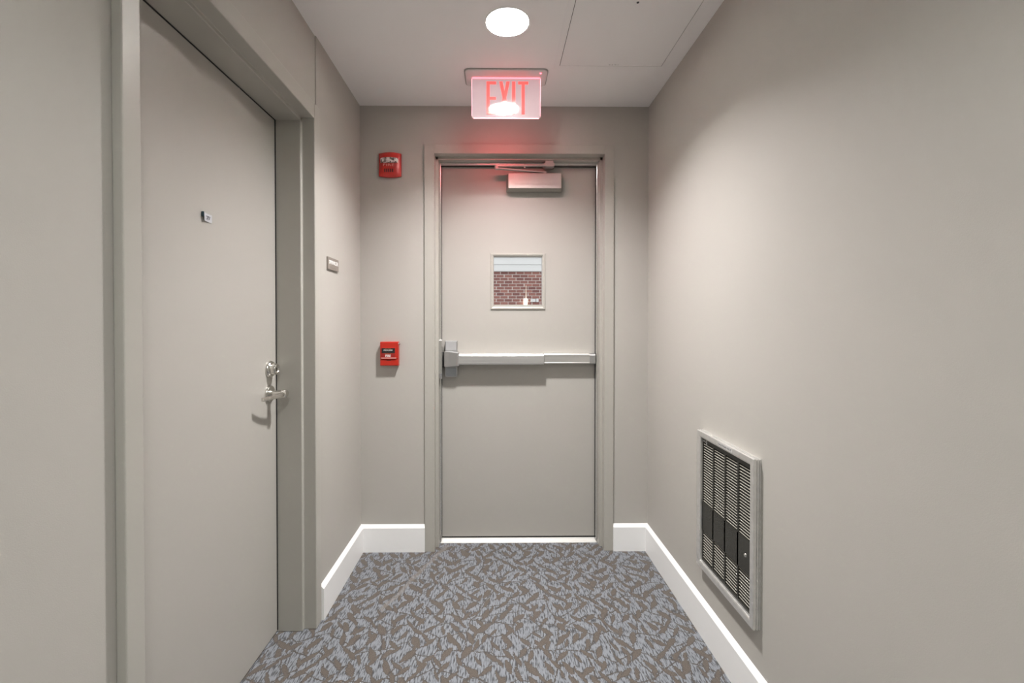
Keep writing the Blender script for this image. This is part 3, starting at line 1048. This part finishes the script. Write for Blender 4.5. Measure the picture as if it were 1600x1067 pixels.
# ================================================================== ceiling access hatch
AX0, AX1, AY0, AY1 = 0.2865, 0.7455, 1.570, 2.030
ah = empty("access_hatch", ((AX0 + AX1) / 2, (AY0 + AY1) / 2, H), "square white access hatch in the ceiling by the right wall", "hatch")
obj("flange", frame_sweep([(0, H + 0.0005), (0.0006, H - 0.0018), (0.026, H - 0.0018), (0.026, H + 0.0005)], AX0 - 0.0275, AX1 + 0.0275, AY0 - 0.0275, AY1 + 0.0275, lambda u, v, h: (u, v, h)), CEILM, ah)
obj("gap_backing", B((AX0 - 0.0012, AX1 + 0.0012, AY0 - 0.0012, AY1 + 0.0012, H - 0.0004, H + 0.0004)), BLACK, ah)
hp = obj("hatch_panel", B((AX0 + 0.0008, AX1 - 0.0008, AY0 + 0.0015, AY1 - 0.0012, H - 0.0022, H - 0.0004)), CEILM, ah)
obj("latch", L([(0, H - 0.0038), (0.004, H - 0.0038), (0.0048, H - 0.0020), (0, H - 0.0020)], 2, (0.512, 1.628, 0), 14), DPRINT, hp, label="tiny dark cam latch")
for k, (x, wd) in enumerate(((0.506, 0.006), (0.519, 0.005), (0.531, 0.008), (0.545, 0.004))):
    obj("scuff", B((x, x + wd, 2.019, 2.0215, H - 0.0024, H - 0.0021)), DPRINT, hp)

# ================================================================== wall heater
HY0, HY1, HZ0, HZ1, HX = 1.374, 1.766, 0.279, 0.812, 0.796
he = empty("wall_heater", (XR, (HY0 + HY1) / 2, HZ0), "flat electric wall heater with aluminium frame and dark louvred grille", "heater")
hp_ = [(0.0, XR + 0.001), (0.0, 0.8160), (0.0035, 0.8148), (0.0035, 0.8132), (0.0, 0.8120), (0.0, 0.8085), (0.0035, 0.8073), (0.0035, 0.8057), (0.0, 0.8045), (0.0, 0.7975), (0.0015, HX),
       (0.019, HX + 0.001), (0.024, HX + 0.003), (0.025, HX + 0.006), (0.025, XR + 0.001)]
fr = obj("frame", frame_sweep(hp_, HY0, HY1, HZ0, HZ1, lambda u, v, h: (h, u, v)), ALUY, he, label="fluted aluminium surround")
GY0, GY1, GZ0_, GZ1_ = HY0 + 0.025, HY1 - 0.025, HZ0 + 0.025, HZ1 - 0.025
XG = 0.8085
obj("grille_panel", B((XG + 0.004, XG + 0.006, GY0, GY1, GZ0_, GZ1_)), BLACK, he)
colw = (GY1 - GY0) / 4
band0, band1 = 0.424, 0.535
top_z = GZ1_ - 0.020
bot_z = GZ0_ + 0.012
gp = obj("grille_band", B((XG - 0.001, XG + 0.004, GY0, GY1, band0, band1)), CHAR, he, label="dark solid band across the grille")
obj("grille_rail", B((XG - 0.001, XG + 0.004, GY0, GY1, top_z + 0.003, GZ1_)), CHAR, he)
obj("grille_rail", B((XG - 0.001, XG + 0.004, GY0, GY1, GZ0_, bot_z - 0.003)), CHAR, he)
for k in range(5):
    yc_ = GY0 + colw * k
    hw = 0.0042
    y0, y1 = max(GY0, yc_ - hw), min(GY1, yc_ + hw)
    obj("mullion", B((XG - 0.001, XG + 0.004, y0, y1, bot_z - 0.003, top_z + 0.003)), CHAR, he)
# louvres share one mesh
bm = bmesh.new()
hwid = colw / 2 - 0.0046
add_prism(bm, [(0.0, 0.0002), (-0.0020, 0.0), (-0.0020, 0.0016), (0.0, 0.0020)], 1, -hwid, hwid)
bmesh.ops.recalc_face_normals(bm, faces=bm.faces[:])
lm = bpy.data.meshes.new("louver")
bm.to_mesh(lm)
bm.free()
lm.materials.append(LOUV)


def louvers(z0, z1, n):
    for c in range(4):
        for i in range(n):
            z = z0 + (z1 - z0) * (i + 0.5) / n - 0.0015
            link_mesh("louver", lm, he, (XG + 0.0035, GY0 + colw * (c + 0.5), z))


louvers(band1, top_z, 23)
louvers(bot_z, band0, 10)
obj("grille_screw", L([(0, -0.0035), (0.005, -0.003), (0.0065, 0.0), (0, 0.0)], 0, (XG - 0.001, 1.437, 0.481), 18), NICKEL, gp, label="bright round screw head")
text("maker_mark", "NORCA", WPRINT, he, FACE_RIGHT(XG - 0.0008, GY1 - 0.004, GZ1_ - 0.0155), 0.026, 0.007)
obj("mark_stroke", B((XG - 0.0016, XG - 0.0008, GY1 - 0.036, GY1 - 0.0325, GZ1_ - 0.020, GZ1_ - 0.004)), WPRINT, he)
obj("rating_label", B((HX - 0.0002, HX + 0.0008, 1.500, 1.600, HZ1 - 0.018, HZ1 - 0.004)), paint("silver_foil_label", (0.66, 0.65, 0.64), 0.4, metallic=0.3), he, label="small silver label on the top of the surround")
text("label_print", "CAUTION HOT", DPRINT, he, FACE_RIGHT(HX - 0.0001, 1.596, HZ1 - 0.0145), 0.090, 0.007)

# ================================================================== outside, seen through the door window
OY = 10.0
wb = empty("wall_exterior", (0.5, OY, -0.15), "red brick wall outside, seen through the door window", "brick wall", kind="structure")
obj("mortar_backing", B((-2.2, 3.4, OY + 0.010, OY + 0.25, -0.15, 2.376)), MORTAR, wb)
BW, BHt = 0.177, 0.0675
bm = B((-(BW - 0.016) / 2, (BW - 0.016) / 2, 0, 0.05, 0, BHt - 0.013))
brm = bpy.data.meshes.new("brick")
bm.to_mesh(brm)
bm.free()
brm.materials.append(BRICK)
far = bmesh.new()
for r in range(37):
    z = 2.376 - (r + 1) * BHt + 0.004
    if z < -0.15:
        break
    for c in range(-15, 19):
        x = c * BW + (BW / 2 if r % 2 else 0) + random.uniform(-0.004, 0.004)
        if -0.9 < x < 1.9 and r < 15:
            link_mesh("brick", brm, wb, (x, OY - random.uniform(0, 0.004), z))
        elif -2.1 < x < 3.3:
            add_box(far, x - (BW - 0.016) / 2, x + (BW - 0.016) / 2, OY, OY + 0.05, z, z + BHt - 0.013)
o = obj("brick_field", far, BRICK, wb)
o["kind"] = "stuff"
for k in range(4):
    z = 2.376 + k * 0.150
    bm = P([(OY - 0.05, z), (OY - 0.035, z + 0.150), (OY + 0.2, z + 0.150), (OY + 0.2, z)], 0, -2.2, 3.4)
    obj("siding_board", bm, SIDING, wb, bevel=0.002)
obj("ground_outside", B((-4, 6, YF + 0.21, OY + 0.3, -0.25, -0.15)), CONC, kind="structure",
    label="grey concrete outside the exit door", cat="ground")
wl = empty("wall_lamp", (0.647, OY, 1.60), "small lit lamp with tall thin pale streak above on the brick wall outside", "lamp")
obj("lamp_box", B((0.607, 0.688, OY - 0.09, OY - 0.002, 1.60, 1.764)), OUTL, wl, label="glowing cream lamp body", bevel=0.006)
bm = bmesh.new()
add_lathe(bm, [(0.016, 1.76), (0.010, 1.9), (0.005, 2.06), (0, 2.06)], 2, (0.66, OY - 0.05, 0), 10)
obj("pale_streak", bm, paint("cream_streak", (0.75, 0.62, 0.50), 0.5), wl, smooth=True)  # upright pale streak above the lamp body, shaped as a thin cone
jb = empty("junction_box", (0.85, OY, 1.69), "white twin junction box on the brick wall outside", "box")
obj("box_body", B((0.764, 0.870, OY - 0.06, OY, 1.692, 1.760)), SIDING, jb, bevel=0.006)
obj("box_body", B((0.885, 0.940, OY - 0.06, OY, 1.690, 1.770)), SIDING, jb, bevel=0.006)
obj("conduit", B((0.86, 0.89, OY - 0.03, OY, 1.715, 1.735)), SIDING, jb)
